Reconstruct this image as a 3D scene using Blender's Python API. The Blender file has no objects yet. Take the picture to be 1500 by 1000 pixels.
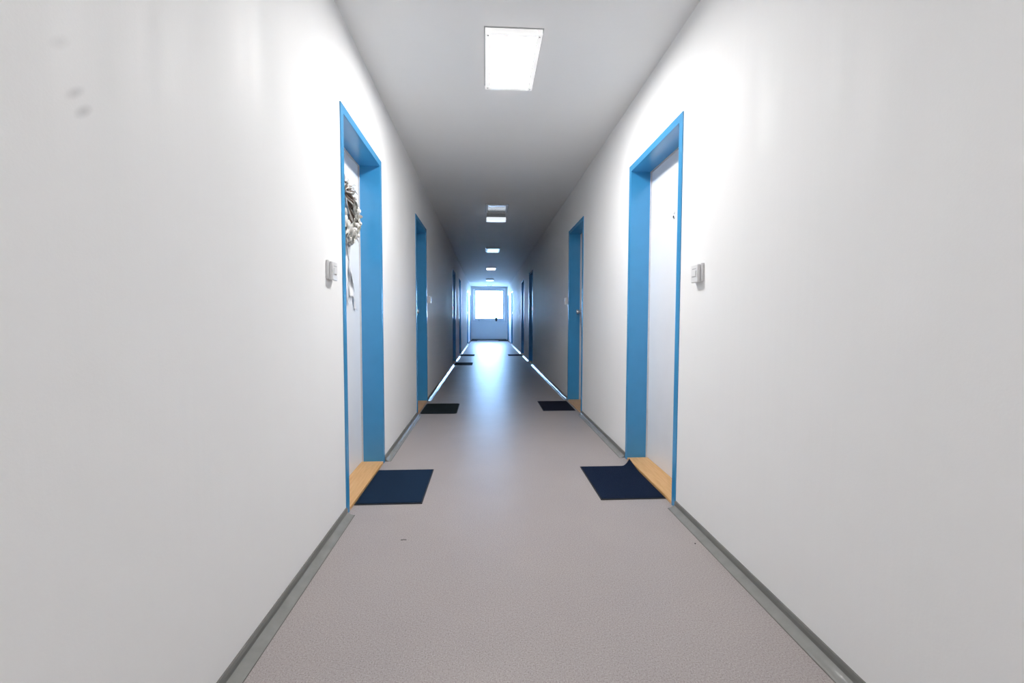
import bpy, bmesh, math, random
from mathutils import Vector, Matrix

random.seed(7)
scene = bpy.context.scene
col = scene.collection
PI = math.pi

# ------------------------------------------------------------------ camera
F_PX, PITCH, YAW, ROLL = 659.87, 0.05037, 0.05750, 0.00234
cam_d = bpy.data.cameras.new('camera')
cam_d.sensor_width = 36.0
cam_d.lens = F_PX / 1500.0 * 36.0
cam_d.clip_start = 0.02
cam_d.clip_end = 300
cam = bpy.data.objects.new('camera', cam_d)
col.objects.link(cam)
cy, sy = math.cos(YAW), math.sin(YAW)
cp, sp = math.cos(PITCH), math.sin(PITCH)
cr, sr = math.cos(ROLL), math.sin(ROLL)
Ry = Matrix(((cy, -sy, 0), (sy, cy, 0), (0, 0, 1)))
Rp = Matrix(((1, 0, 0), (0, cp, -sp), (0, sp, cp)))
Rr = Matrix(((cr, 0, sr), (0, 1, 0), (-sr, 0, cr)))
R = Rr @ Rp @ Ry                      # rows: right, forward, up
right, fwd, up = R[0], R[1], R[2]
m = Matrix((right, up, -fwd)).transposed().to_4x4()
m.translation = Vector((0, 0, 1.0))
cam.matrix_world = m
scene.camera = cam

# ------------------------------------------------------------------ world, exposure
world = bpy.data.worlds.new('world')
scene.world = world
world.use_nodes = True
bg = world.node_tree.nodes['Background']
bg.inputs['Color'].default_value = (0.36, 0.60, 1.0, 1)
bg.inputs['Strength'].default_value = 34.0

vs = scene.view_settings
vs.view_transform = 'Standard'
vs.look = 'None'
vs.gamma = 1.0
vs.use_curve_mapping = False
vs.exposure = 0.60
LAMP = 64.0        # radiance of a lit ceiling panel

# ------------------------------------------------------------------ measures (metres)
XL, XR, H = -0.712, 1.005, 2.494      # the two side walls and the ceiling
Y0, Y1 = -3.2, 21.1                   # back and window end
DOORS = [(2.292, 3.150), (4.640, 5.467), (9.68, 10.53), (11.95, 12.80), (17.05, 17.90), (20.03, 20.88)]
DTOP = 2.057
CAS = 0.042                           # casing width of the steel frames
REV = 0.140                           # depth of the door reveal

# ------------------------------------------------------------------ materials
def new_mat(name):
    mt = bpy.data.materials.new(name)
    mt.use_nodes = True
    nt = mt.node_tree
    return mt, nt, nt.nodes['Principled BSDF']

def node(nt, t, **kw):
    n = nt.nodes.new(t)
    for k, v in kw.items():
        if k in n.inputs:
            n.inputs[k].default_value = v
        else:
            setattr(n, k, v)
    return n

def noise(nt, scale, detail=3.0, rough=0.55, vec=None):
    n = node(nt, 'ShaderNodeTexNoise')
    n.inputs['Scale'].default_value = scale
    n.inputs['Detail'].default_value = detail
    n.inputs['Roughness'].default_value = rough
    if vec is not None:
        nt.links.new(vec, n.inputs['Vector'])
    return n

def ramp(nt, fac, stops):
    r = node(nt, 'ShaderNodeValToRGB')
    while len(r.color_ramp.elements) < len(stops):
        r.color_ramp.elements.new(0.5)
    for e, (p, c) in zip(r.color_ramp.elements, stops):
        e.position = p
        e.color = (*c, 1) if len(c) == 3 else c
    nt.links.new(fac, r.inputs['Fac'])
    return r

def bump(nt, bsdf, height, strength, dist):
    b = node(nt, 'ShaderNodeBump')
    b.inputs['Strength'].default_value = strength
    b.inputs['Distance'].default_value = dist
    nt.links.new(height, b.inputs['Height'])
    nt.links.new(b.outputs['Normal'], bsdf.inputs['Normal'])
    return b

def coords(nt, scale=(1, 1, 1), kind='Object'):
    tc = node(nt, 'ShaderNodeTexCoord')
    mp = node(nt, 'ShaderNodeMapping')
    mp.inputs['Scale'].default_value = scale
    nt.links.new(tc.outputs[kind], mp.inputs['Vector'])
    return mp.outputs['Vector']

def simple(name, c, rough=0.5, metal=0.0, var=0.06, scale=25.0, bmp=0.0, spec=0.5):
    mt, nt, b = new_mat(name)
    n = noise(nt, scale, vec=coords(nt))
    lo = tuple(max(0, v * (1 - var)) for v in c)
    hi = tuple(min(1, v * (1 + var)) for v in c)
    r = ramp(nt, n.outputs['Fac'], [(0.3, lo), (0.7, hi)])
    nt.links.new(r.outputs['Color'], b.inputs['Base Color'])
    b.inputs['Roughness'].default_value = rough
    b.inputs['Metallic'].default_value = metal
    b.inputs['Specular IOR Level'].default_value = spec
    if bmp:
        bump(nt, b, n.outputs['Fac'], bmp, 0.002)
    return mt

def paint_wall(name, c, smudges=()):
    """matt-silk wall paint, roller relief, faint vertical streaks in the gloss, a few hand smudges"""
    mt, nt, b = new_mat(name)
    v = coords(nt)
    big = noise(nt, 1.3, 4, vec=v)
    r = ramp(nt, big.outputs['Fac'], [(0.3, tuple(x * 0.975 for x in c)), (0.7, c)])
    last = r.outputs['Color']
    for (sy_, sz_, ry_, rz_, dark) in smudges:
        tc = node(nt, 'ShaderNodeTexCoord')
        mp = node(nt, 'ShaderNodeMapping')
        mp.vector_type = 'TEXTURE'
        mp.inputs['Location'].default_value = (0, sy_, sz_)
        mp.inputs['Rotation'].default_value = (0.7, 0, 0)
        mp.inputs['Scale'].default_value = (10, ry_, rz_)
        nt.links.new(tc.outputs['Object'], mp.inputs['Vector'])
        g = node(nt, 'ShaderNodeTexGradient')
        g.gradient_type = 'SPHERICAL'
        nt.links.new(mp.outputs['Vector'], g.inputs['Vector'])
        mul = node(nt, 'ShaderNodeMath', operation='MULTIPLY')
        nt.links.new(g.outputs['Fac'], mul.inputs[0])
        mul.inputs[1].default_value = dark
        mx = node(nt, 'ShaderNodeMix', data_type='RGBA')
        nt.links.new(mul.outputs[0], mx.inputs['Factor'])
        nt.links.new(last, mx.inputs['A'])
        mx.inputs['B'].default_value = (c[0] * .6, c[1] * .6, c[2] * .6, 1)
        last = mx.outputs['Result']
    nt.links.new(last, b.inputs['Base Color'])
    st = noise(nt, 3.0, 3, vec=coords(nt, (1, 3.0, 0.25)))
    rr = node(nt, 'ShaderNodeMapRange')
    rr.inputs['From Min'].default_value = 0.3
    rr.inputs['From Max'].default_value = 0.7
    rr.inputs['To Min'].default_value = 0.52
    rr.inputs['To Max'].default_value = 0.75
    nt.links.new(st.outputs['Fac'], rr.inputs['Value'])
    nt.links.new(rr.outputs['Result'], b.inputs['Roughness'])
    b.inputs['Specular IOR Level'].default_value = 0.28
    fine = noise(nt, 160, 2, vec=v)
    fb_ = bump(nt, b, fine.outputs['Fac'], 0.12, 0.0015)
    sk = noise(nt, 3.0, 3, 0.6, coords(nt, (1, 2.2, 0.12)))
    b2 = node(nt, 'ShaderNodeBump')
    b2.inputs['Strength'].default_value = 0.5
    b2.inputs['Distance'].default_value = 0.004
    nt.links.new(sk.outputs['Fac'], b2.inputs['Height'])
    nt.links.new(b2.outputs['Normal'], fb_.inputs['Normal'])
    return mt

def vinyl_floor():
    mt, nt, b = new_mat('speckled_vinyl')
    v = coords(nt)
    n1 = noise(nt, 230, 2, 0.7, v)
    r1 = ramp(nt, n1.outputs['Fac'], [(0.30, (0.235, 0.205, 0.200)), (0.46, (0.375, 0.335, 0.325)),
                                      (0.56, (0.400, 0.360, 0.350)), (0.72, (0.52, 0.48, 0.47))])
    n2 = noise(nt, 1.6, 4, 0.6, v)
    r2 = ramp(nt, n2.outputs['Fac'], [(0.3, (0.93, 0.93, 0.94)), (0.7, (1, 1, 1))])
    mx = node(nt, 'ShaderNodeMix', data_type='RGBA', blend_type='MULTIPLY')
    mx.inputs['Factor'].default_value = 1.0
    nt.links.new(r1.outputs['Color'], mx.inputs['A'])
    nt.links.new(r2.outputs['Color'], mx.inputs['B'])
    nt.links.new(mx.outputs['Result'], b.inputs['Base Color'])
    st = noise(nt, 5, 3, 0.6, coords(nt, (1, 1, 1)))
    rr = node(nt, 'ShaderNodeMapRange')
    rr.inputs['To Min'].default_value = 0.33
    rr.inputs['To Max'].default_value = 0.43
    nt.links.new(st.outputs['Fac'], rr.inputs['Value'])
    nt.links.new(rr.outputs['Result'], b.inputs['Roughness'])
    b.inputs['Specular IOR Level'].default_value = 0.24
    bump(nt, b, n1.outputs['Fac'], 0.05, 0.0006)
    return mt

def wood():
    mt, nt, b = new_mat('beech_lacquer')
    v = coords(nt, (30, 2.5, 8))
    n = noise(nt, 2.5, 5, 0.6, v)
    r = ramp(nt, n.outputs['Fac'], [(0.25, (0.58, 0.30, 0.10)), (0.55, (0.70, 0.41, 0.17)), (0.8, (0.75, 0.47, 0.22))])
    nt.links.new(r.outputs['Color'], b.inputs['Base Color'])
    b.inputs['Roughness'].default_value = 0.38
    bump(nt, b, n.outputs['Fac'], 0.08, 0.001)
    return mt

def mat_textile(name, c, rib=True):
    mt, nt, b = new_mat(name)
    v = coords(nt)
    n = noise(nt, 420, 2, 0.7, v)
    lo = tuple(x * 0.55 for x in c)
    hi = tuple(x * 1.75 for x in c)
    r = ramp(nt, n.outputs['Fac'], [(0.3, lo), (0.5, c), (0.72, hi)])
    nt.links.new(r.outputs['Color'], b.inputs['Base Color'])
    b.inputs['Roughness'].default_value = 0.95
    b.inputs['Specular IOR Level'].default_value = 0.12
    if rib:
        w1 = node(nt, 'ShaderNodeTexWave', bands_direction='X')
        w1.inputs['Scale'].default_value = 45
        nt.links.new(v, w1.inputs['Vector'])
        w2 = node(nt, 'ShaderNodeTexWave', bands_direction='Y')
        w2.inputs['Scale'].default_value = 45
        nt.links.new(v, w2.inputs['Vector'])
        ad = node(nt, 'ShaderNodeMath', operation='MULTIPLY')
        nt.links.new(w1.outputs['Fac'], ad.inputs[0])
        nt.links.new(w2.outputs['Fac'], ad.inputs[1])
        cm = node(nt, 'ShaderNodeMix', data_type='RGBA')
        nt.links.new(ad.outputs[0], cm.inputs['Factor'])
        nt.links.new(r.outputs['Color'], cm.inputs['A'])
        cm.inputs['B'].default_value = (c[0] * 3.4, c[1] * 3.0, c[2] * 2.4, 1)
        nt.links.new(cm.outputs['Result'], b.inputs['Base Color'])
        ad2 = node(nt, 'ShaderNodeMath', operation='ADD')
        nt.links.new(ad.outputs[0], ad2.inputs[0])
        nt.links.new(n.outputs['Fac'], ad2.inputs[1])
        bump(nt, b, ad2.outputs[0], 1.0, 0.006)
    else:
        bump(nt, b, n.outputs['Fac'], 0.9, 0.003)
    return mt

def emitter(name, c, strength, base=(0.9, 0.9, 0.9)):
    mt, nt, b = new_mat(name)
    b.inputs['Base Color'].default_value = (*base, 1)
    b.inputs['Roughness'].default_value = 0.25
    n = noise(nt, 3, 1, vec=coords(nt))
    r = ramp(nt, n.outputs['Fac'], [(0.2, tuple(x * 0.97 for x in c)), (0.8, c)])
    nt.links.new(r.outputs['Color'], b.inputs['Emission Color'])
    b.inputs['Emission Strength'].default_value = strength
    return mt

def pane_glass():
    """thin architectural glass: clear straight through, mirror sheen by angle"""
    mt = bpy.data.materials.new('window_glass')
    mt.use_nodes = True
    nt = mt.node_tree
    nt.nodes.clear()
    out = node(nt, 'ShaderNodeOutputMaterial')
    tr = node(nt, 'ShaderNodeBsdfTransparent')
    tr.inputs['Color'].default_value = (0.96, 0.98, 0.98, 1)
    gl = node(nt, 'ShaderNodeBsdfGlossy')
    gl.inputs['Roughness'].default_value = 0.02
    fr = node(nt, 'ShaderNodeFresnel')
    fr.inputs['IOR'].default_value = 1.45
    mx = node(nt, 'ShaderNodeMixShader')
    nt.links.new(fr.outputs['Fac'], mx.inputs['Fac'])
    nt.links.new(tr.outputs['BSDF'], mx.inputs[1])
    nt.links.new(gl.outputs['BSDF'], mx.inputs[2])
    nt.links.new(mx.outputs['Shader'], out.inputs['Surface'])
    return mt

M = {
    'wall_l': paint_wall('white_wall_paint_left', (0.885, 0.885, 0.885),
                         [(0.845, 1.39, 0.03, 0.010, 0.5), (0.86, 1.365, 0.028, 0.011, 0.6), (0.82, 1.46, 0.03, 0.012, 0.25)]),
    'wall_r': paint_wall('white_wall_paint_right', (0.885, 0.885, 0.885)),
    'ceil': paint_wall('white_ceiling_paint', (0.92, 0.92, 0.92)),
    'floor': vinyl_floor(),
    'blue': simple('blue_gloss_enamel', (0.045, 0.30, 0.60), 0.24, var=0.03, scale=9, spec=0.75),
    'leaf': simple('white_door_laminate', (0.80, 0.82, 0.86), 0.42, var=0.015, scale=6),
    'seal': simple('grey_rubber_seal', (0.62, 0.63, 0.66), 0.6),
    'wood': wood(),
    'skirt': simple('grey_pvc_skirting', (0.165, 0.165, 0.158), 0.36, var=0.10, scale=7, bmp=0.25),
    'foot': simple('light_grey_pvc_foot', (0.255, 0.255, 0.245), 0.24, var=0.08, scale=16, bmp=1.0, spec=0.3),
    'joint': simple('dark_joint', (0.10, 0.095, 0.085), 0.7),
    'white': simple('white_plastic', (0.78, 0.78, 0.79), 0.35, var=0.01),
    'grey': simple('grey_plastic', (0.42, 0.43, 0.44), 0.4, var=0.02),
    'metal': simple('brushed_steel', (0.62, 0.62, 0.63), 0.28, 1.0, var=0.05, scale=60),
    'dark': simple('dark_glass', (0.02, 0.02, 0.022), 0.12, var=0.02),
    'lampframe': simple('white_lamp_enamel', (0.82, 0.82, 0.82), 0.35, var=0.01),
    'opal_off': simple('opal_acrylic_unlit', (0.62, 0.64, 0.68), 0.16, var=0.01, spec=0.7),
    'louvre': simple('mirror_louvre_metal', (0.80, 0.82, 0.85), 0.20, 1.0, var=0.02),
    'opal_em': emitter('emergency_lamp_cover', (0.85, 0.93, 1.0), 0.55),
    'opal_on': emitter('opal_acrylic_lit', (1.0, 0.985, 0.965), LAMP),
    'opal_dim': emitter('opal_acrylic_dim', (1.0, 0.86, 0.84), 2.2),
    'opal_rear': emitter('opal_acrylic_rear', (1.0, 0.985, 0.965), LAMP * 0.55),
    'frame_glow': emitter('lamp_frame_added_glow', (1.0, 0.99, 0.98), 0.35),  # weak frame glow, added to brighten the ceiling around lit panels
    'mat_navy': mat_textile('navy_ribbed_textile', (0.006, 0.015, 0.044)),
    'mat_navy2': mat_textile('navy_pile_textile', (0.008, 0.023, 0.052), False),
    'mat_black': mat_textile('black_blue_textile', (0.006, 0.007, 0.018), False),
    'mat_green': mat_textile('black_green_textile', (0.010, 0.016, 0.018), False),
    'rubber': simple('black_rubber_edge', (0.010, 0.013, 0.020), 0.6),
    'pvc': simple('white_window_pvc', (0.80, 0.80, 0.81), 0.3, var=0.01),
    'glass': pane_glass(),
    'twig': simple('brown_willow_twig', (0.16, 0.11, 0.085), 0.85, var=0.5, scale=60, bmp=0.4),
    'twigpale': simple('whitewashed_twig', (0.62, 0.59, 0.55), 0.85, var=0.25, scale=60, bmp=0.4),
    'petal': simple('cream_white_petal', (0.80, 0.79, 0.74), 0.7, var=0.12, scale=70),
    'petal2': simple('pale_grey_petal', (0.64, 0.63, 0.60), 0.75, var=0.08),
    'ball': simple('white_pompon', (0.78, 0.77, 0.76), 0.9, var=0.06, scale=120, bmp=0.6),
    'leaf_g': simple('dried_grey_leaf', (0.23, 0.22, 0.20), 0.8, var=0.3, scale=30),
    'ribbon': simple('silver_white_satin', (0.84, 0.85, 0.88), 0.55, var=0.05),
    'terracotta': simple('dark_plant_pot', (0.05, 0.045, 0.045), 0.5),
    'cactus': simple('dark_green_succulent', (0.03, 0.06, 0.04), 0.7, var=0.3, scale=40),
    'ceramic': simple('pale_ceramic', (0.70, 0.70, 0.70), 0.25, var=0.02),
    'lawn': simple('outdoor_paving', (0.40, 0.40, 0.38), 0.9, var=0.15, scale=2),
    'soil': simple('potting_soil', (0.04, 0.03, 0.02), 0.95, var=0.4, scale=150),
}

# ------------------------------------------------------------------ helpers
class MB:
    """collects shapes into one mesh"""
    def __init__(self):
        self.v, self.f = [], []

    def quad(self, *pts):
        i = len(self.v)
        self.v += [tuple(p) for p in pts]
        self.f.append(tuple(range(i, i + len(pts))))

    def box(self, x0, x1, y0, y1, z0, z1):
        x0, x1 = min(x0, x1), max(x0, x1)
        i = len(self.v)
        self.v += [(x, y, z) for z in (z0, z1) for y in (y0, y1) for x in (x0, x1)]
        for f in ((0, 2, 3, 1), (4, 5, 7, 6), (0, 1, 5, 4), (2, 6, 7, 3), (0, 4, 6, 2), (1, 3, 7, 5)):
            self.f.append(tuple(i + k for k in f))
        return self

    def prism(self, prof, y0, y1):
        """closed profile of (x, z) points swept along y"""
        n = len(prof)
        i = len(self.v)
        self.v += [(x, y0, z) for x, z in prof] + [(x, y1, z) for x, z in prof]
        for k in range(n):
            j = (k + 1) % n
            self.f.append((i + k, i + j, i + n + j, i + n + k))
        self.f.append(tuple(i + k for k in range(n))[::-1])
        self.f.append(tuple(i + n + k for k in range(n)))
        return self

    def tube(self, pts, r, seg=6, closed=False):
        n = len(pts)
        i0 = len(self.v)
        pts = [Vector(p) for p in pts]
        for k, p in enumerate(pts):
            a = pts[(k + 1) % n] if (closed or k < n - 1) else pts[k]
            b = pts[k - 1] if (closed or k > 0) else pts[k]
            t = (a - b).normalized()
            u = t.cross(Vector((0.31, 0.17, 0.93)))
            if u.length < 1e-4:
                u = t.cross(Vector((1, 0, 0)))
            u.normalize()
            w = t.cross(u)
            rr = r[k] if isinstance(r, (list, tuple)) else r
            for s in range(seg):
                a_ = 2 * PI * s / seg
                self.v.append(tuple(p + u * (rr * math.cos(a_)) + w * (rr * math.sin(a_))))
        for k in range(n if closed else n - 1):
            for s in range(seg):
                a = i0 + k * seg + s
                b = i0 + k * seg + (s + 1) % seg
                c = i0 + ((k + 1) % n) * seg + (s + 1) % seg
                d = i0 + ((k + 1) % n) * seg + s
                self.f.append((a, b, c, d))
        if not closed:
            self.f.append(tuple(i0 + s for s in range(seg))[::-1])
            self.f.append(tuple(i0 + (n - 1) * seg + s for s in range(seg)))
        return self

    def lathe(self, prof, c, axis='z', seg=24):
        """(r, h) profile turned about an axis through c"""
        i0 = len(self.v)
        for r, h in prof:
            for s in range(seg):
                a = 2 * PI * s / seg
                p = (r * math.cos(a), r * math.sin(a), h)
                if axis == 'x':
                    p = (p[2], p[0], p[1])
                elif axis == '-x':
                    p = (-p[2], p[0], p[1])
                self.v.append((c[0] + p[0], c[1] + p[1], c[2] + p[2]))
        n = len(prof)
        for k in range(n - 1):
            for s in range(seg):
                self.f.append((i0 + k * seg + s, i0 + k * seg + (s + 1) % seg,
                               i0 + (k + 1) * seg + (s + 1) % seg, i0 + (k + 1) * seg + s))
        self.f.append(tuple(i0 + s for s in range(seg))[::-1])
        self.f.append(tuple(i0 + (n - 1) * seg + s for s in range(seg)))
        return self

    def build(self, name, mat, parent=None, bevel=0.0, smooth=False, origin=None, seg=2):
        me = bpy.data.meshes.new(name)
        o_ = Vector(origin) if origin is not None else Vector((0, 0, 0))
        me.from_pydata([tuple(Vector(v) - o_) for v in self.v], [], self.f)
        bm = bmesh.new()
        bm.from_mesh(me)
        bmesh.ops.recalc_face_normals(bm, faces=bm.faces)
        if bevel:
            es = [e for e in bm.edges if len(e.link_faces) == 2 and e.calc_face_angle(0) > 0.6]
            bmesh.ops.bevel(bm, geom=es, offset=bevel, segments=seg, profile=0.7, affect='EDGES')
        bm.to_mesh(me)
        bm.free()
        me.materials.append(M[mat])
        if smooth:
            for p in me.polygons:
                p.use_smooth = True
        ob = bpy.data.objects.new(name, me)
        col.objects.link(ob)
        if parent is not None:
            ob.parent = parent
            pw = parent.matrix_basis.translation
            pp = parent.parent
            while pp is not None:
                pw = pw + pp.matrix_basis.translation
                pp = pp.parent
            ob.location = o_ - pw
        else:
            ob.location = o_
        return ob

def tag(o, label, cat, group=None, kind=None):
    o['label'] = label
    o['category'] = cat
    if group:
        o['group'] = group
    if kind:
        o['kind'] = kind
    return o

def empty(name, loc):
    e = bpy.data.objects.new(name, None)
    e.empty_display_size = 0.05
    col.objects.link(e)
    e.location = loc
    return e

# ------------------------------------------------------------------ shell
fl = MB().box(XL - 0.3, XR + 0.3, Y0 - 0.2, Y1 + 0.3, -0.15, 0.0).build('floor', 'floor')
tag(fl, 'grey pinkish speckled vinyl floor of the long corridor', 'floor', kind='structure')
ce = MB().box(XL - 0.3, XR + 0.3, Y0 - 0.2, Y1 + 0.3, H, H + 0.15).build('ceiling', 'ceil')
tag(ce, 'flat white painted corridor ceiling', 'ceiling', kind='structure')

def side_wall(name, x, s, mat, label):
    """s = outward direction; front face at x; openings for the doors, backing slab behind"""
    b = MB()
    xb = x + s * 0.20
    ys = Y0
    for (a, e) in DOORS:
        b.box(x, xb, ys, a + 0.02, 0, H)
        b.box(x, xb, a + 0.02, e - 0.02, DTOP - 0.02, H)
        ys = e - 0.02
    b.box(x, xb, ys, Y1, 0, H)
    b.box(xb, xb + s * 0.05, Y0, Y1, 0, H)
    return tag(b.build(name, mat), label, 'wall', kind='structure')

side_wall('wall_left', XL, -1, 'wall_l', 'white painted corridor wall that holds the wreath door')
side_wall('wall_right', XR, 1, 'wall_r', 'white painted corridor wall opposite the wreath door')
wb = MB().box(XL - 0.25, XR + 0.25, Y0 - 0.15, Y0, 0, H).build('wall_back', 'wall_r')
tag(wb, 'plain white end wall of the corridor facing the window', 'wall', kind='structure')

WX0, WX1, WZ0, WZ1 = -0.650, 0.940, 0.880, 2.455
b = MB()
T = 0.32
b.box(XL - 0.25, WX0, Y1, Y1 + T, 0, H)
b.box(WX1, XR + 0.25, Y1, Y1 + T, 0, H)
b.box(WX0, WX1, Y1, Y1 + T, 0, WZ0)
b.box(WX0, WX1, Y1, Y1 + T, WZ1, H)
tag(b.build('wall_window', 'wall_r'), 'white end wall below and around the corridor window', 'wall', kind='structure')

gr = MB().box(-60, 60, Y1 + 0.6, 140, -7.3, -7.0).build('ground', 'lawn')  # out of view, added to cut upward sky light and bounce some back
tag(gr, 'unseen ground far below outside the corridor window', 'ground', kind='structure')

# ------------------------------------------------------------------ window
YW = Y1 + 0.14
win = empty('window_1', ((WX0 + WX1) / 2, YW, WZ0))
tag(win, 'bright square window with white frame at the corridor end', 'window', kind='structure')
def frame_rect(x0, x1, z0, z1, w, y0, y1):
    b = MB()
    b.box(x0, x0 + w, y0, y1, z0, z1)
    b.box(x1 - w, x1, y0, y1, z0, z1)
    b.box(x0 + w, x1 - w, y0, y1, z0, z0 + w)
    b.box(x0 + w, x1 - w, y0, y1, z1 - w, z1)
    return b
frame_rect(WX0, WX1, WZ0, WZ1, 0.075, YW, YW + 0.07).build('window_frame', 'pvc', win, 0.004)
sash = frame_rect(WX0 + 0.078, WX1 - 0.078, WZ0 + 0.056, WZ1 - 0.078, 0.082, YW - 0.022, YW + 0.05).build('window_sash', 'pvc', win, 0.006)
MB().box(WX0 + 0.15, WX1 - 0.15, YW + 0.012, YW + 0.018, WZ0 + 0.13, WZ1 - 0.15).build('pane', 'glass', sash)
hb = MB().box(WX0 + 0.105, WX0 + 0.130, YW - 0.034, YW - 0.022, 1.58, 1.65)
hb.box(WX0 + 0.110, WX0 + 0.125, YW - 0.062, YW - 0.034, 1.605, 1.62)
hb.box(WX0 + 0.108, WX0 + 0.128, YW - 0.072, YW - 0.058, 1.50, 1.625)
hb.build('window_handle', 'pvc', sash, 0.002)
MB().box(WX0 - 0.025, WX1 + 0.025, Y1 - 0.045, YW, WZ0 - 0.028, WZ0 + 0.002).build('window_sill', 'pvc', win, 0.005)

# a pot with a round dark succulent and a small pale vase on the sill
ZS = WZ0 + 0.002
pot = empty('potted_succulent', (0.475, Y1 + 0.04, ZS))
tag(pot, 'small dark round succulent in a pot on the window sill', 'plant')
MB().lathe([(0.036, 0), (0.048, 0.075), (0.054, 0.076), (0.055, 0.092), (0.048, 0.092), (0.046, 0.080)], (0.475, Y1 + 0.04, ZS), seg=20).build('pot', 'terracotta', pot, smooth=False)
MB().lathe([(0.046, 0.074), (0.046, 0.082)], (0.475, Y1 + 0.04, ZS), seg=16).build('soil', 'soil', pot)
cb = MB()
prof = []
seg, rings = 32, 12
i0 = 0
for k in range(rings + 1):
    t = PI * k / rings
    for s in range(seg):
        a = 2 * PI * s / seg
        rr = 0.062 * math.sin(t) * (1 + 0.10 * math.cos(a * 10))
        cb.v.append((0.475 + rr * math.cos(a), Y1 + 0.04 + rr * math.sin(a), ZS + 0.130 - 0.058 * math.cos(t)))
for k in range(rings):
    for s in range(seg):
        cb.f.append((k * seg + s, k * seg + (s + 1) % seg, (k + 1) * seg + (s + 1) % seg, (k + 1) * seg + s))
cb.build('succulent_body', 'cactus', pot, smooth=True)
va = empty('sill_vase', (-0.315, Y1 + 0.04, ZS))
tag(va, 'small pale ceramic vase with dried sprigs on the window sill', 'vase')
MB().lathe([(0.028, 0), (0.046, 0.02), (0.052, 0.055), (0.040, 0.09), (0.026, 0.105), (0.032, 0.118), (0.027, 0.118), (0.021, 0.105)], (-0.315, Y1 + 0.04, ZS), seg=20).build('vase_body', 'ceramic', va, smooth=True)
for k in range(5):
    a = k * 2.4
    top = (-0.315 + 0.035 * math.cos(a), Y1 + 0.04 + 0.03 * math.sin(a), ZS + 0.165 + 0.012 * (k % 3))
    sb = MB().tube([(-0.315, Y1 + 0.04, ZS + 0.09), (-0.315 + 0.012 * math.cos(a), Y1 + 0.04 + 0.01 * math.sin(a), ZS + 0.13), top], 0.0016, 5)
    sb.lathe([(0.003, -0.01), (0.008, 0), (0.003, 0.012)], top, seg=8)
    sb.build('sprig', 'petal2', va)

# ------------------------------------------------------------------ doors
def make_door(n, x, s, a, e, hand, label, knob=True, peep=False):
    """s: outward direction of the wall; a..e: outer frame; hand: +1 lock on the far side, -1 on the near side"""
    d = empty('door_%d' % n, (x, (a + e) / 2, 0))
    tag(d, label, 'door', 'blue-framed flat doors along the corridor', 'structure')
    p = x - s * 0.006                    # casing stands proud of the wall
    i0, i1, zt = a + CAS, e - CAS, DTOP - CAS
    xd = x + s * REV
    fb = MB()
    # casing, mitred ring in front of the wall, then the reveal lining
    fb.box(p, x + s * 0.003, a, i0, 0, DTOP)
    fb.box(p, x + s * 0.003, i1, e, 0, DTOP)
    fb.box(p, x + s * 0.003, i0, i1, zt, DTOP)
    fr = fb.build('door_frame', 'blue', d, 0.0025)
    lb = MB()
    lb.box(x + s * 0.002, xd + s * 0.05, i0 - 0.016, i0, 0, zt + 0.016)
    lb.box(x + s * 0.002, xd + s * 0.05, i1, i1 + 0.016, 0, zt + 0.016)
    lb.box(x + s * 0.002, xd + s * 0.05, i0, i1, zt, zt + 0.016)
    lb.build('frame_reveal', 'blue', d)
    gb = MB()
    gb.box(xd - s * 0.010, xd + s * 0.004, i0, i0 + 0.006, 0.017, zt)
    gb.box(xd - s * 0.010, xd + s * 0.004, i1 - 0.006, i1, 0.017, zt)
    gb.box(xd - s * 0.010, xd + s * 0.004, i0 + 0.006, i1 - 0.006, zt - 0.006, zt)
    gb.build('rubber_seal', 'seal', d)
    MB().box(p + s * 0.002, xd + s * 0.02, i0, i1, 0.0, 0.017).build('threshold', 'wood', d, 0.003)
    lf = MB().box(xd, xd + s * 0.04, i0 + 0.001, i1 - 0.001, 0.019, zt - 0.001).build('door_leaf', 'leaf', d, 0.002)
    if knob:
        yk = (i1 - 0.070) if hand > 0 else (i0 + 0.070)
        MB().box(xd, xd - s * 0.010, yk - 0.021, yk + 0.021, 0.925, 1.135).build('lock_plate', 'metal', lf, 0.004)
        MB().lathe([(0.011, 0.008), (0.011, 0.034), (0.024, 0.040), (0.027, 0.052), (0.024, 0.062), (0.010, 0.066)],
                   (xd, yk, 1.085), 'x' if s < 0 else '-x', 20).build('door_knob', 'metal', lf, smooth=False)
        cyl = MB().lathe([(0.012, 0.009), (0.012, 0.020), (0.008, 0.021)], (xd, yk, 0.985), 'x' if s < 0 else '-x', 16)
        cyl.box(xd - s * 0.008, xd - s * 0.020, yk - 0.006, yk + 0.006, 0.958, 0.985)
        cyl.build('lock_cylinder', 'metal', lf)
    if peep:
        yc = (i0 + i1) / 2
        MB().lathe([(0.013, 0.0), (0.013, 0.004), (0.010, 0.006), (0.008, 0.006)], (xd, yc - 0.005, 1.622), 'x' if s < 0 else '-x', 20).build('peephole', 'metal', lf)
        MB().lathe([(0.0075, 0.005), (0.006, 0.0075), (0.003, 0.0085)], (xd, yc - 0.005, 1.622), 'x' if s < 0 else '-x', 14).build('peephole_lens', 'dark', lf)
        MB().lathe([(0.012, 0.0), (0.012, 0.004), (0.010, 0.006)], (xd, yc - 0.005, 1.652), 'x' if s < 0 else '-x', 16).build('peephole_cover', 'white', lf)
    return d

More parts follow.
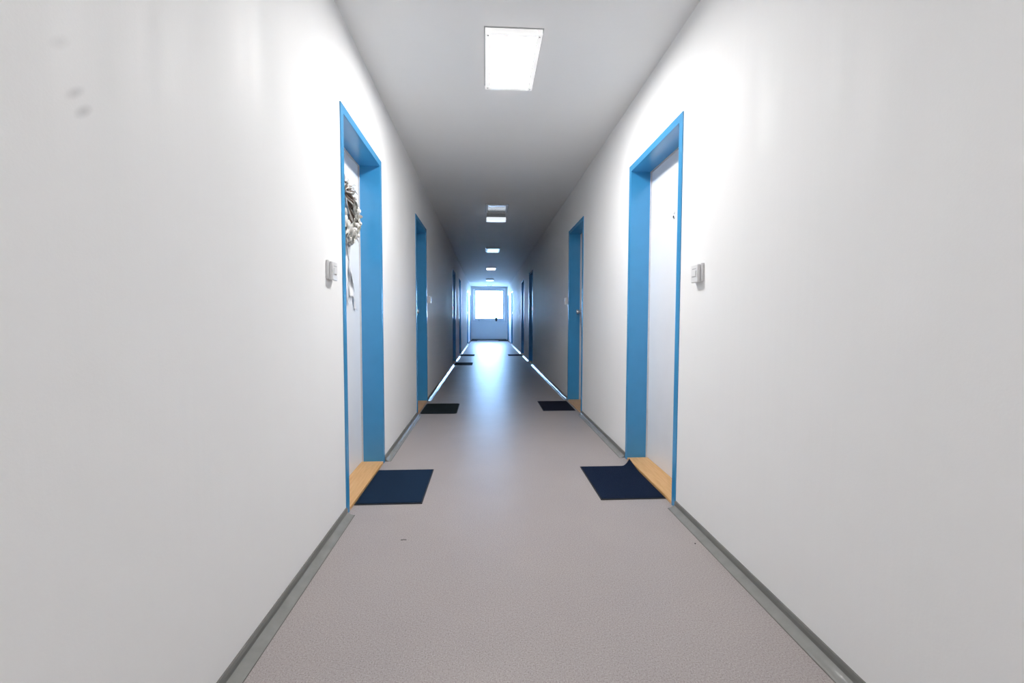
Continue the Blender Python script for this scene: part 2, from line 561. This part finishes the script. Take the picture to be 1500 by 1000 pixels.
ordl = ['sixth', 'fifth', 'fourth', 'third', 'second', 'first']
lab_l = ['white door in blue frame with a flower wreath hanging on it',
         'blue-framed door with steel knob behind the black-green doormat']
lab_r = ['white door in blue frame with a peephole, facing the wreath door',
         'blue-framed door with steel knob plate behind the blue-black doormat']
hands = [-1, 1, -1, 1, -1, 1]
n = 1
for k, (a, e) in enumerate(DOORS):
    ll = lab_l[k] if k < 2 else 'blue-framed door, %s from the window, on the wreath door wall' % ordl[k]
    lr = lab_r[k] if k < 2 else 'blue-framed door, %s from the window, on the wall facing the wreath' % ordl[k]
    make_door(n, XL, -1, a, e, hands[k], ll)
    make_door(n + 1, XR, 1, a, e, hands[k], lr, peep=(k == 0))
    n += 2

# ------------------------------------------------------------------ skirting: upright strip, flat foot on the vinyl, dark joint
def skirting(name, x, s, label):
    root = empty(name, (x, 0, 0))
    tag(root, label, 'baseboard', kind='structure')
    ys = Y0
    spans = []
    for (a, e) in DOORS:
        spans.append((ys, a - 0.003))
        ys = e + 0.003
    spans.append((ys, Y1))
    for (a, e) in spans:
        i = -s
        MB().prism([(x, 0.0), (x, 0.039), (x + i * 0.006, 0.039), (x + i * 0.009, 0.030), (x + i * 0.010, 0.0)], a, e).build('skirting_strip', 'skirt', root)
        # coved foot, never perfectly even along its length
        npc = max(1, int((e - a) / 0.12))
        fb = MB()
        rnd = random.Random(int(a * 100) + (1 if s > 0 else 0))
        cove = [(0.0095, 0.0160), (0.0140, 0.0118), (0.0195, 0.0080), (0.0260, 0.0047), (0.0340, 0.0021), (0.0430, 0.0010)]
        n_c = len(cove)
        for k in range(npc + 1):
            y = a + (e - a) * k / npc
            wob = rnd.uniform(-0.0020, 0.0020)
            for q, (cx, cz) in enumerate(cove):
                f = math.sin(PI * q / (n_c - 1))
                fb.v.append((x + i * cx, y, cz + wob * f))
            fb.v.append((x + i * 0.043, y, 0.0))
        for k in range(npc):
            for q in range(n_c):
                p0 = k * (n_c + 1) + q
                fb.f.append((p0, p0 + 1, p0 + n_c + 2, p0 + n_c + 1))
        fb.quad((x + i * 0.0095, a, 0.0), *fb.v[:n_c + 1])
        fb.build('skirting_foot', 'foot', root, smooth=True)
        MB().box(x + i * 0.043, x + i * 0.0455, a, e, 0, 0.0007).build('floor_joint', 'joint', root)
    return root

skirting('baseboard_left', XL, -1, 'grey plastic skirting along the wreath door wall')
skirting('baseboard_right', XR, 1, 'grey plastic skirting along the wall facing the wreath')
root = empty('baseboard_window', (0, Y1, 0))
tag(root, 'grey plastic skirting under the corridor window', 'baseboard', kind='structure')
MB().box(XL + 0.05, XR - 0.05, Y1 - 0.014, Y1, 0, 0.05).build('skirting_strip', 'skirt', root, 0.003)
MB().box(XL + 0.05, XR - 0.05, Y1 - 0.045, Y1 - 0.014, 0, 0.004).build('skirting_foot', 'foot', root)

# ------------------------------------------------------------------ ceiling lights
LX0, LX1 = -0.004, 0.294
def ceiling_light(y0, y1, state, label, deep=0.030):
    r = empty('ceiling_light', ((LX0 + LX1) / 2, (y0 + y1) / 2, H))
    tag(r, label, 'ceiling light', 'panel lights along the corridor ceiling')
    MB().box(LX0 - 0.006, LX1 + 0.006, y0 - 0.004, y1 + 0.004, H - 0.004, H).build('shadow_line_plate', 'grey', r)  # grey rim drawn in place of the shadow gap under the ceiling
    bz = H - deep
    fb = MB()
    w = 0.030
    fb.box(LX0, LX0 + w, y0, y1, bz, H - 0.004)
    fb.box(LX1 - w, LX1, y0, y1, bz, H - 0.004)
    fb.box(LX0 + w, LX1 - w, y0, y0 + w, bz, H - 0.004)
    fb.box(LX0 + w, LX1 - w, y1 - w, y1, bz, H - 0.004)
    fr = fb.build('lamp_frame', 'frame_glow' if state in ('on', 'rear') else 'lampframe', r, 0.003)
    MB().box(LX0 + w, LX1 - w, y0 + w, y1 - w, bz + 0.002, bz + 0.010).build('diffuser', {'on': 'opal_on', 'louvre': 'louvre', 'rear': 'opal_rear', 'off': 'opal_off', 'dim': 'opal_dim'}[state], r)
    for sx in (LX0 + 0.015, LX1 - 0.015):
        for sy_ in (y0 + 0.02, y1 - 0.02):
            MB().lathe([(0.0055, 0.0), (0.0055, -0.002), (0.004, -0.003)], (sx, sy_, bz), seg=12).build('screw', 'metal', fr)
    return r

ceiling_light(-1.20, -0.62, 'rear', 'lit white panel light on the ceiling, farthest from the window')
ceiling_light(2.39, 2.965, 'on', 'brightly lit white panel light between the two wreath-end doors')
ceiling_light(5.96, 6.43, 'louvre', 'unlit shallow panel light in front of the small emergency lamp', 0.012)
ceiling_light(9.53, 10.13, 'off', 'unlit panel light, fourth ceiling light from the window')
ceiling_light(13.14, 13.74, 'dim', 'dimly glowing panel light, third ceiling light from the window')
ceiling_light(16.95, 17.55, 'off', 'unlit panel light, second ceiling light from the window', 0.05)
ceiling_light(19.95, 20.50, 'off', 'unlit panel light closest to the window', 0.02)

em = empty('emergency_lamp', (0.145, 6.50, H))
tag(em, 'small grey emergency lamp box hanging from the ceiling behind a panel light', 'lamp')
MB().box(0.012, 0.276, 6.445, 6.56, H - 0.062, H).build('lamp_housing', 'grey', em, 0.004)
MB().box(0.006, 0.282, 6.438, 6.567, H - 0.106, H - 0.062).build('lamp_cover', 'opal_em', em, 0.012, seg=3)

# ------------------------------------------------------------------ door bells / switches on the walls
def bell(x, s, yc, zc, label):
    i = -s
    r = empty('doorbell', (x, yc, zc))
    tag(r, label, 'doorbell', 'white doorbell boxes beside the doors')
    MB().box(x, x + i * 0.012, yc - 0.041, yc + 0.041, zc - 0.043, zc + 0.043).build('base_plate', 'white', r, 0.004)
    MB().box(x + i * 0.011, x + i * 0.027, yc - 0.031, yc + 0.036, zc - 0.046, zc + 0.038).build('bell_cover', 'white', r, 0.007, seg=3)
    MB().box(x + i * 0.026, x + i * 0.030, yc - 0.018, yc + 0.022, zc - 0.018, zc + 0.010).build('push_button', 'white', r, 0.0015)
    MB().box(x + i * 0.0265, x + i * 0.0276, yc - 0.018, yc + 0.022, zc + 0.016, zc + 0.0195).build('name_slot', 'grey', r)

bell(XL, -1, 2.105, 1.218, 'white doorbell box beside the wreath door')
bell(XR, 1, 2.080, 1.218, 'white doorbell box beside the peephole door')
bell(XL, -1, 5.68, 1.235, 'white doorbell box beside the knob door with black-green mat')
bell(XR, 1, 5.62, 1.225, 'white doorbell box beside the knob door with blue-black mat')
for x, s, wn in ((XL, -1, 'wreath door wall'), (XR, 1, 'wall facing the wreath')):
    for k, yb in ((2, DOORS[2][0] - 0.17), (3, DOORS[3][1] + 0.17), (4, DOORS[4][0] - 0.17), ):
        bell(x, s, yb, 1.225, 'doorbell box beside the %s door from the window, %s' % (ordl[k], wn))

# ------------------------------------------------------------------ doormats
def doormat(x0, x1, y0, y1, mat, label, rad=0.004, curl=None, th=0.007, skew=0.0):
    r = empty('doormat', ((x0 + x1) / 2, (y0 + y1) / 2, 0))
    tag(r, label, 'doormat', 'doormats in front of the doors')
    nx, ny = 28, 36
    def pt(u, v, z):
        x = x0 + (x1 - x0) * u
        y = y0 + (y1 - y0) * v + skew * (u - 0.5)
        # round the corners by pulling them in
        if rad > 0.01:
            dx = min(u, 1 - u) * (x1 - x0)
            dy = min(v, 1 - v) * (y1 - y0)
            if dx < rad and dy < rad:
                q = Vector((rad - dx, rad - dy))
                if q.length > 0:
                    mxq = max(q.x, q.y)
                    f = mxq / q.length
                    nxq, nyq = q.x * f, q.y * f
                    x += (1 if u < .5 else -1) * (q.x - nxq)
                    y += (1 if v < .5 else -1) * (q.y - nyq)
        if curl:
            cx, cyy, hgt, push = curl
            d = math.hypot((x - cx) / 0.075, (y - cyy) / 0.12)
            if d < 1:
                w = (1 - d) ** 1.5
                z += hgt * w
                y += push * w
        return (x, y, z)
    def grid(e0, z0, z1):
        b = MB()
        us = [e0 + (1 - 2 * e0) * k / nx for k in range(nx + 1)]
        vs_ = [e0 + (1 - 2 * e0) * k / ny for k in range(ny + 1)]
        for z in (z0, z1):
            for v in vs_:
                for u in us:
                    b.v.append(pt(u, v, z))
        N = (nx + 1) * (ny + 1)
        idx = lambda l, j, i: l * N + j * (nx + 1) + i
        for j in range(ny):
            for i in range(nx):
                b.f.append((idx(1, j, i), idx(1, j, i + 1), idx(1, j + 1, i + 1), idx(1, j + 1, i)))
                b.f.append((idx(0, j, i), idx(0, j + 1, i), idx(0, j + 1, i + 1), idx(0, j, i + 1)))
        for i in range(nx):
            b.f.append((idx(0, 0, i), idx(0, 0, i + 1), idx(1, 0, i + 1), idx(1, 0, i)))
            b.f.append((idx(0, ny, i + 1), idx(0, ny, i), idx(1, ny, i), idx(1, ny, i + 1)))
        for j in range(ny):
            b.f.append((idx(0, j + 1, 0), idx(0, j, 0), idx(1, j, 0), idx(1, j + 1, 0)))
            b.f.append((idx(0, j, nx), idx(0, j + 1, nx), idx(1, j + 1, nx), idx(1, j, nx)))
        return b
    c = ((x0 + x1) / 2, (y0 + y1) / 2, 0)
    grid(0.0, 0.0005, th * 0.6).build('rubber_backing', 'rubber', r, origin=c)
    grid(0.018, th * 0.55, th).build('pile', mat, r, origin=c)
    return r

doormat(XL + 0.006, -0.346, 2.41, 2.962, 'mat_navy2', 'flat navy doormat in front of the wreath door')
doormat(0.634, XR - 0.006, 2.41, 2.968, 'mat_navy', 'navy ribbed doormat with one curled corner by the peephole door', curl=(XR - 0.006, 2.968, 0.024, 0.085))
doormat(XL + 0.017, -0.308, 4.725, 5.285, 'mat_green', 'black-green doormat with rounded corners in front of a knob door', rad=0.035)
doormat(0.618, XR - 0.030, 4.825, 5.387, 'mat_black', 'blue-black doormat in front of a knob door facing the black-green mat', skew=0.0)
doormat(XL + 0.022, -0.295, 9.69, 10.262, 'mat_green', 'dark doormat by the fourth door from the window, wreath door wall', rad=0.03)
doormat(XL + 0.016, -0.311, 12.09, 12.62, 'mat_green', 'dark doormat by the third door from the window, wreath door wall')
doormat(0.602, XR - 0.015, 12.11, 12.59, 'mat_black', 'dark doormat by the third door from the window, wall facing the wreath')
doormat(XL + 0.015, -0.40, 20.22, 20.72, 'mat_black', 'dark doormat by the window-end door, wreath door wall')
doormat(0.560, XR - 0.015, 20.22, 20.72, 'mat_black', 'dark doormat by the window-end door, wall facing the wreath')

# ------------------------------------------------------------------ wreath on the first door of the left wall
XD = XL - REV                          # face of the door leaf
WC = Vector((XD + 0.030, 2.720, 1.632))
wr = empty('door_wreath', WC)
tag(wr, 'round twig wreath with cream flowers and satin ribbons hanging on a white door', 'wreath')
rnd = random.Random(11)
def ring_pt(a, rad, dx=0.0):
    return Vector((WC.x + dx, WC.y + rad * math.sin(a), WC.z + rad * math.cos(a)))
for k in range(16):
    mb = MB()
    ph, fr_ = rnd.uniform(0, 2 * PI), rnd.choice([3, 4, 5, 6])
    rad = 0.142 + rnd.uniform(-0.014, 0.014)
    pts = [ring_pt(2 * PI * q / 48, rad + 0.017 * math.sin(fr_ * 2 * PI * q / 48 + ph), 0.016 * math.cos(fr_ * 2 * PI * q / 48 + ph)) for q in range(48)]
    mb.tube(pts, 0.0035 + 0.002 * rnd.random(), 6, True)
    mb.build('twig', 'twig' if k % 3 else 'twigpale', wr, smooth=True)
for k in range(26):                    # loose twig ends
    a = rnd.uniform(0, 2 * PI)
    p0 = ring_pt(a, 0.142, rnd.uniform(-0.005, 0.02))
    p2 = ring_pt(a + rnd.uniform(0.2, 0.45), 0.142 + rnd.uniform(0.02, 0.048), rnd.uniform(0.0, 0.045))
    p1 = (p0 + p2) / 2 + Vector((0.012, 0, 0.006))
    MB().tube([p0, p1, p2], [0.003, 0.0025, 0.0012], 5).build('twig', 'twigpale' if k % 2 else 'twig', wr)

def rose(c, nrm, size, mat):
    nrm = Vector(nrm).normalized()
    u = nrm.cross(Vector((0.2, 0.3, 1))).normalized()
    w = nrm.cross(u)
    mb = MB()
    for layer, (cnt, r0, opn, hgt) in enumerate([(3, 0.16, 0.28, 0.62), (4, 0.30, 0.52, 0.58), (5, 0.46, 0.82, 0.46), (6, 0.60, 1.05, 0.30)]):
        for q in range(cnt):
            a0 = 2 * PI * q / cnt + layer * 0.7 + rnd.uniform(-0.15, 0.15)
            half = PI / cnt * 1.25
            i = len(mb.v)
            for rr in range(4):
                t = rr / 3
                for ss in range(5):
                    f = (ss / 4 - 0.5) * 2
                    wd = half * f * (0.55 + 0.45 * math.sin(PI * min(1, 0.25 + t * 0.6)))
                    rad = (r0 * 0.35 + (opn - r0 * 0.35) * (t ** 1.4)) * size * (1 - 0.10 * f * f)
                    h = (hgt * (t ** 0.7) - 0.10 * (t ** 4) - 0.12 * f * f * t) * size
                    p = c + (u * math.cos(a0 + wd) + w * math.sin(a0 + wd)) * rad + nrm * h
                    mb.v.append(tuple(p))
            for rr in range(3):
                for ss in range(4):
                    b0 = i + rr * 5 + ss
                    mb.f.append((b0, b0 + 1, b0 + 6, b0 + 5))
    mb.build('flower', mat, wr, smooth=True)

for a, rad, dx, sz, mt in [(2.05, 0.150, 0.035, 0.046, 'petal'), (2.45, 0.135, 0.040, 0.040, 'petal'), (2.9, 0.150, 0.036, 0.043, 'petal'),
                           (1.62, 0.118, 0.034, 0.036, 'petal'), (3.35, 0.150, 0.035, 0.042, 'petal2'), (3.85, 0.150, 0.033, 0.04, 'petal'),
                           (1.15, 0.150, 0.028, 0.030, 'petal2'), (4.35, 0.140, 0.030, 0.036, 'petal2'), (2.62, 0.178, 0.022, 0.034, 'petal2'), (1.3, 0.125, 0.024, 0.034, 'petal'), (1.75, 0.160, 0.022, 0.034, 'petal2'),
                           (2.2, 0.105, 0.026, 0.034, 'petal'), (3.1, 0.115, 0.026, 0.036, 'petal'), (2.78, 0.165, 0.03, 0.036, 'petal')]:
    c = ring_pt(a, rad, dx - 0.012)
    rose(c, (1.0, 0.45 * math.sin(a), 0.45 * math.cos(a)), sz * 1.2, mt)
for a, rad, dx, sz in [(2.25, 0.112, 0.042, 0.020), (1.85, 0.165, 0.040, 0.017), (2.70, 0.115, 0.040, 0.018), (1.38, 0.135, 0.040, 0.019),
                       (3.1, 0.120, 0.038, 0.017), (3.6, 0.118, 0.034, 0.018), (2.3, 0.185, 0.034, 0.015), (0.85, 0.150, 0.030, 0.014), (4.1, 0.120, 0.03, 0.017)]:
    c = ring_pt(a, rad, dx)
    sz *= 0.8
    MB().lathe([(sz * math.sin(PI * q / 10) + 1e-4, -sz * math.cos(PI * q / 10)) for q in range(11)], c, seg=16).build('pompon', 'ball', wr, smooth=True)
for k in range(34):                    # dried leaves
    a = rnd.uniform(0.1, 2 * PI)
    c = ring_pt(a, rnd.uniform(0.12, 0.165), rnd.uniform(0.012, 0.03))
    d = Vector((rnd.uniform(0.2, 0.9), math.sin(a) + rnd.uniform(-.5, .5), math.cos(a) + rnd.uniform(-.5, .5))).normalized()
    sd = d.cross(Vector((1, 0.2, 0.1))).normalized()
    nn = d.cross(sd)
    L_ = rnd.uniform(0.035, 0.06)
    mb = MB()
    for q in range(5):
        t = q / 4
        wd = L_ * 0.24 * math.sin(PI * (0.08 + 0.90 * t))
        base = c + d * (L_ * t) + nn * (0.012 * t * t)
        mb.v += [tuple(base - sd * wd), tuple(base - nn * wd * 0.35), tuple(base + sd * wd)]
    for q in range(4):
        for s_ in range(2):
            b0 = q * 3 + s_
            mb.f.append((b0, b0 + 1, b0 + 4, b0 + 3))
    mb.build('leaf', 'leaf_g' if k % 3 else 'petal2', wr, smooth=True)

def ribbon(name, y0, z0, y1, z1, wd, amp, tw, ph):
    mb = MB()
    N = 30
    for q in range(N + 1):
        t = q / N
        y = y0 + (y1 - y0) * t + amp * math.sin(2.2 * PI * t + ph)
        z = z0 + (z1 - z0) * t
        x = XD + 0.012 + 0.004 * math.sin(3.1 * PI * t + ph)
        an = 0.25 * tw * math.sin(1.7 * PI * t + ph)
        dx, dy = wd / 2 * math.sin(an), wd / 2 * math.cos(an)
        zz = 0.012 if q == N else 0
        for f in (-1, 0, 1):
            mb.v.append((max(XD + 0.002, x + dx * f), y + dy * f, z + (zz if f == 0 else 0)))
    for q in range(N):
        for s_ in range(2):
            b0 = q * 3 + s_
            mb.f.append((b0, b0 + 1, b0 + 4, b0 + 3))
    ob = mb.build(name, 'ribbon', wr, smooth=True)
    so = ob.modifiers.new('thickness', 'SOLIDIFY')
    so.thickness = 0.0006
for args in [(2.79, 1.50, 2.815, 1.085, 0.040, 0.010, 1.6, 0.3), (2.80, 1.50, 2.965, 1.050, 0.040, 0.014, 1.8, 1.6),
             (2.73, 1.49, 2.70, 1.12, 0.046, 0.012, 1.2, 2.2), (2.80, 1.50, 2.895, 1.13, 0.036, 0.012, 1.6, 3.3)]:
    ribbon('ribbon_tail', *args)
MB().tube([(XD + 0.004, WC.y, 1.875), (XD + 0.008, WC.y, 1.84), (XD + 0.024, WC.y, 1.786)], 0.0016, 6).build('hanging_cord', 'twigpale', wr)
MB().lathe([(0.010, 0.0), (0.010, 0.004), (0.005, 0.012)], (XD, WC.y, 1.875), 'x', 12).build('wall_hook', 'white', wr)

# ------------------------------------------------------------------ tiny litter on the vinyl
fb = MB().tube([(-0.385, 2.012, 0.0012), (-0.374, 2.016, 0.0016), (-0.360, 2.014, 0.0012)], 0.0011, 5)
tag(fb.build('lint_thread', 'rubber'), 'tiny dark thread of lint on the vinyl floor', 'lint')
fb = MB().lathe([(0.002, 0.0002), (0.0034, 0.002), (0.002, 0.0035)], (0.930, 1.91, 0), seg=10)
tag(fb.build('grit_crumb', 'rubber'), 'tiny dark crumb lying along the skirting foot', 'crumb')
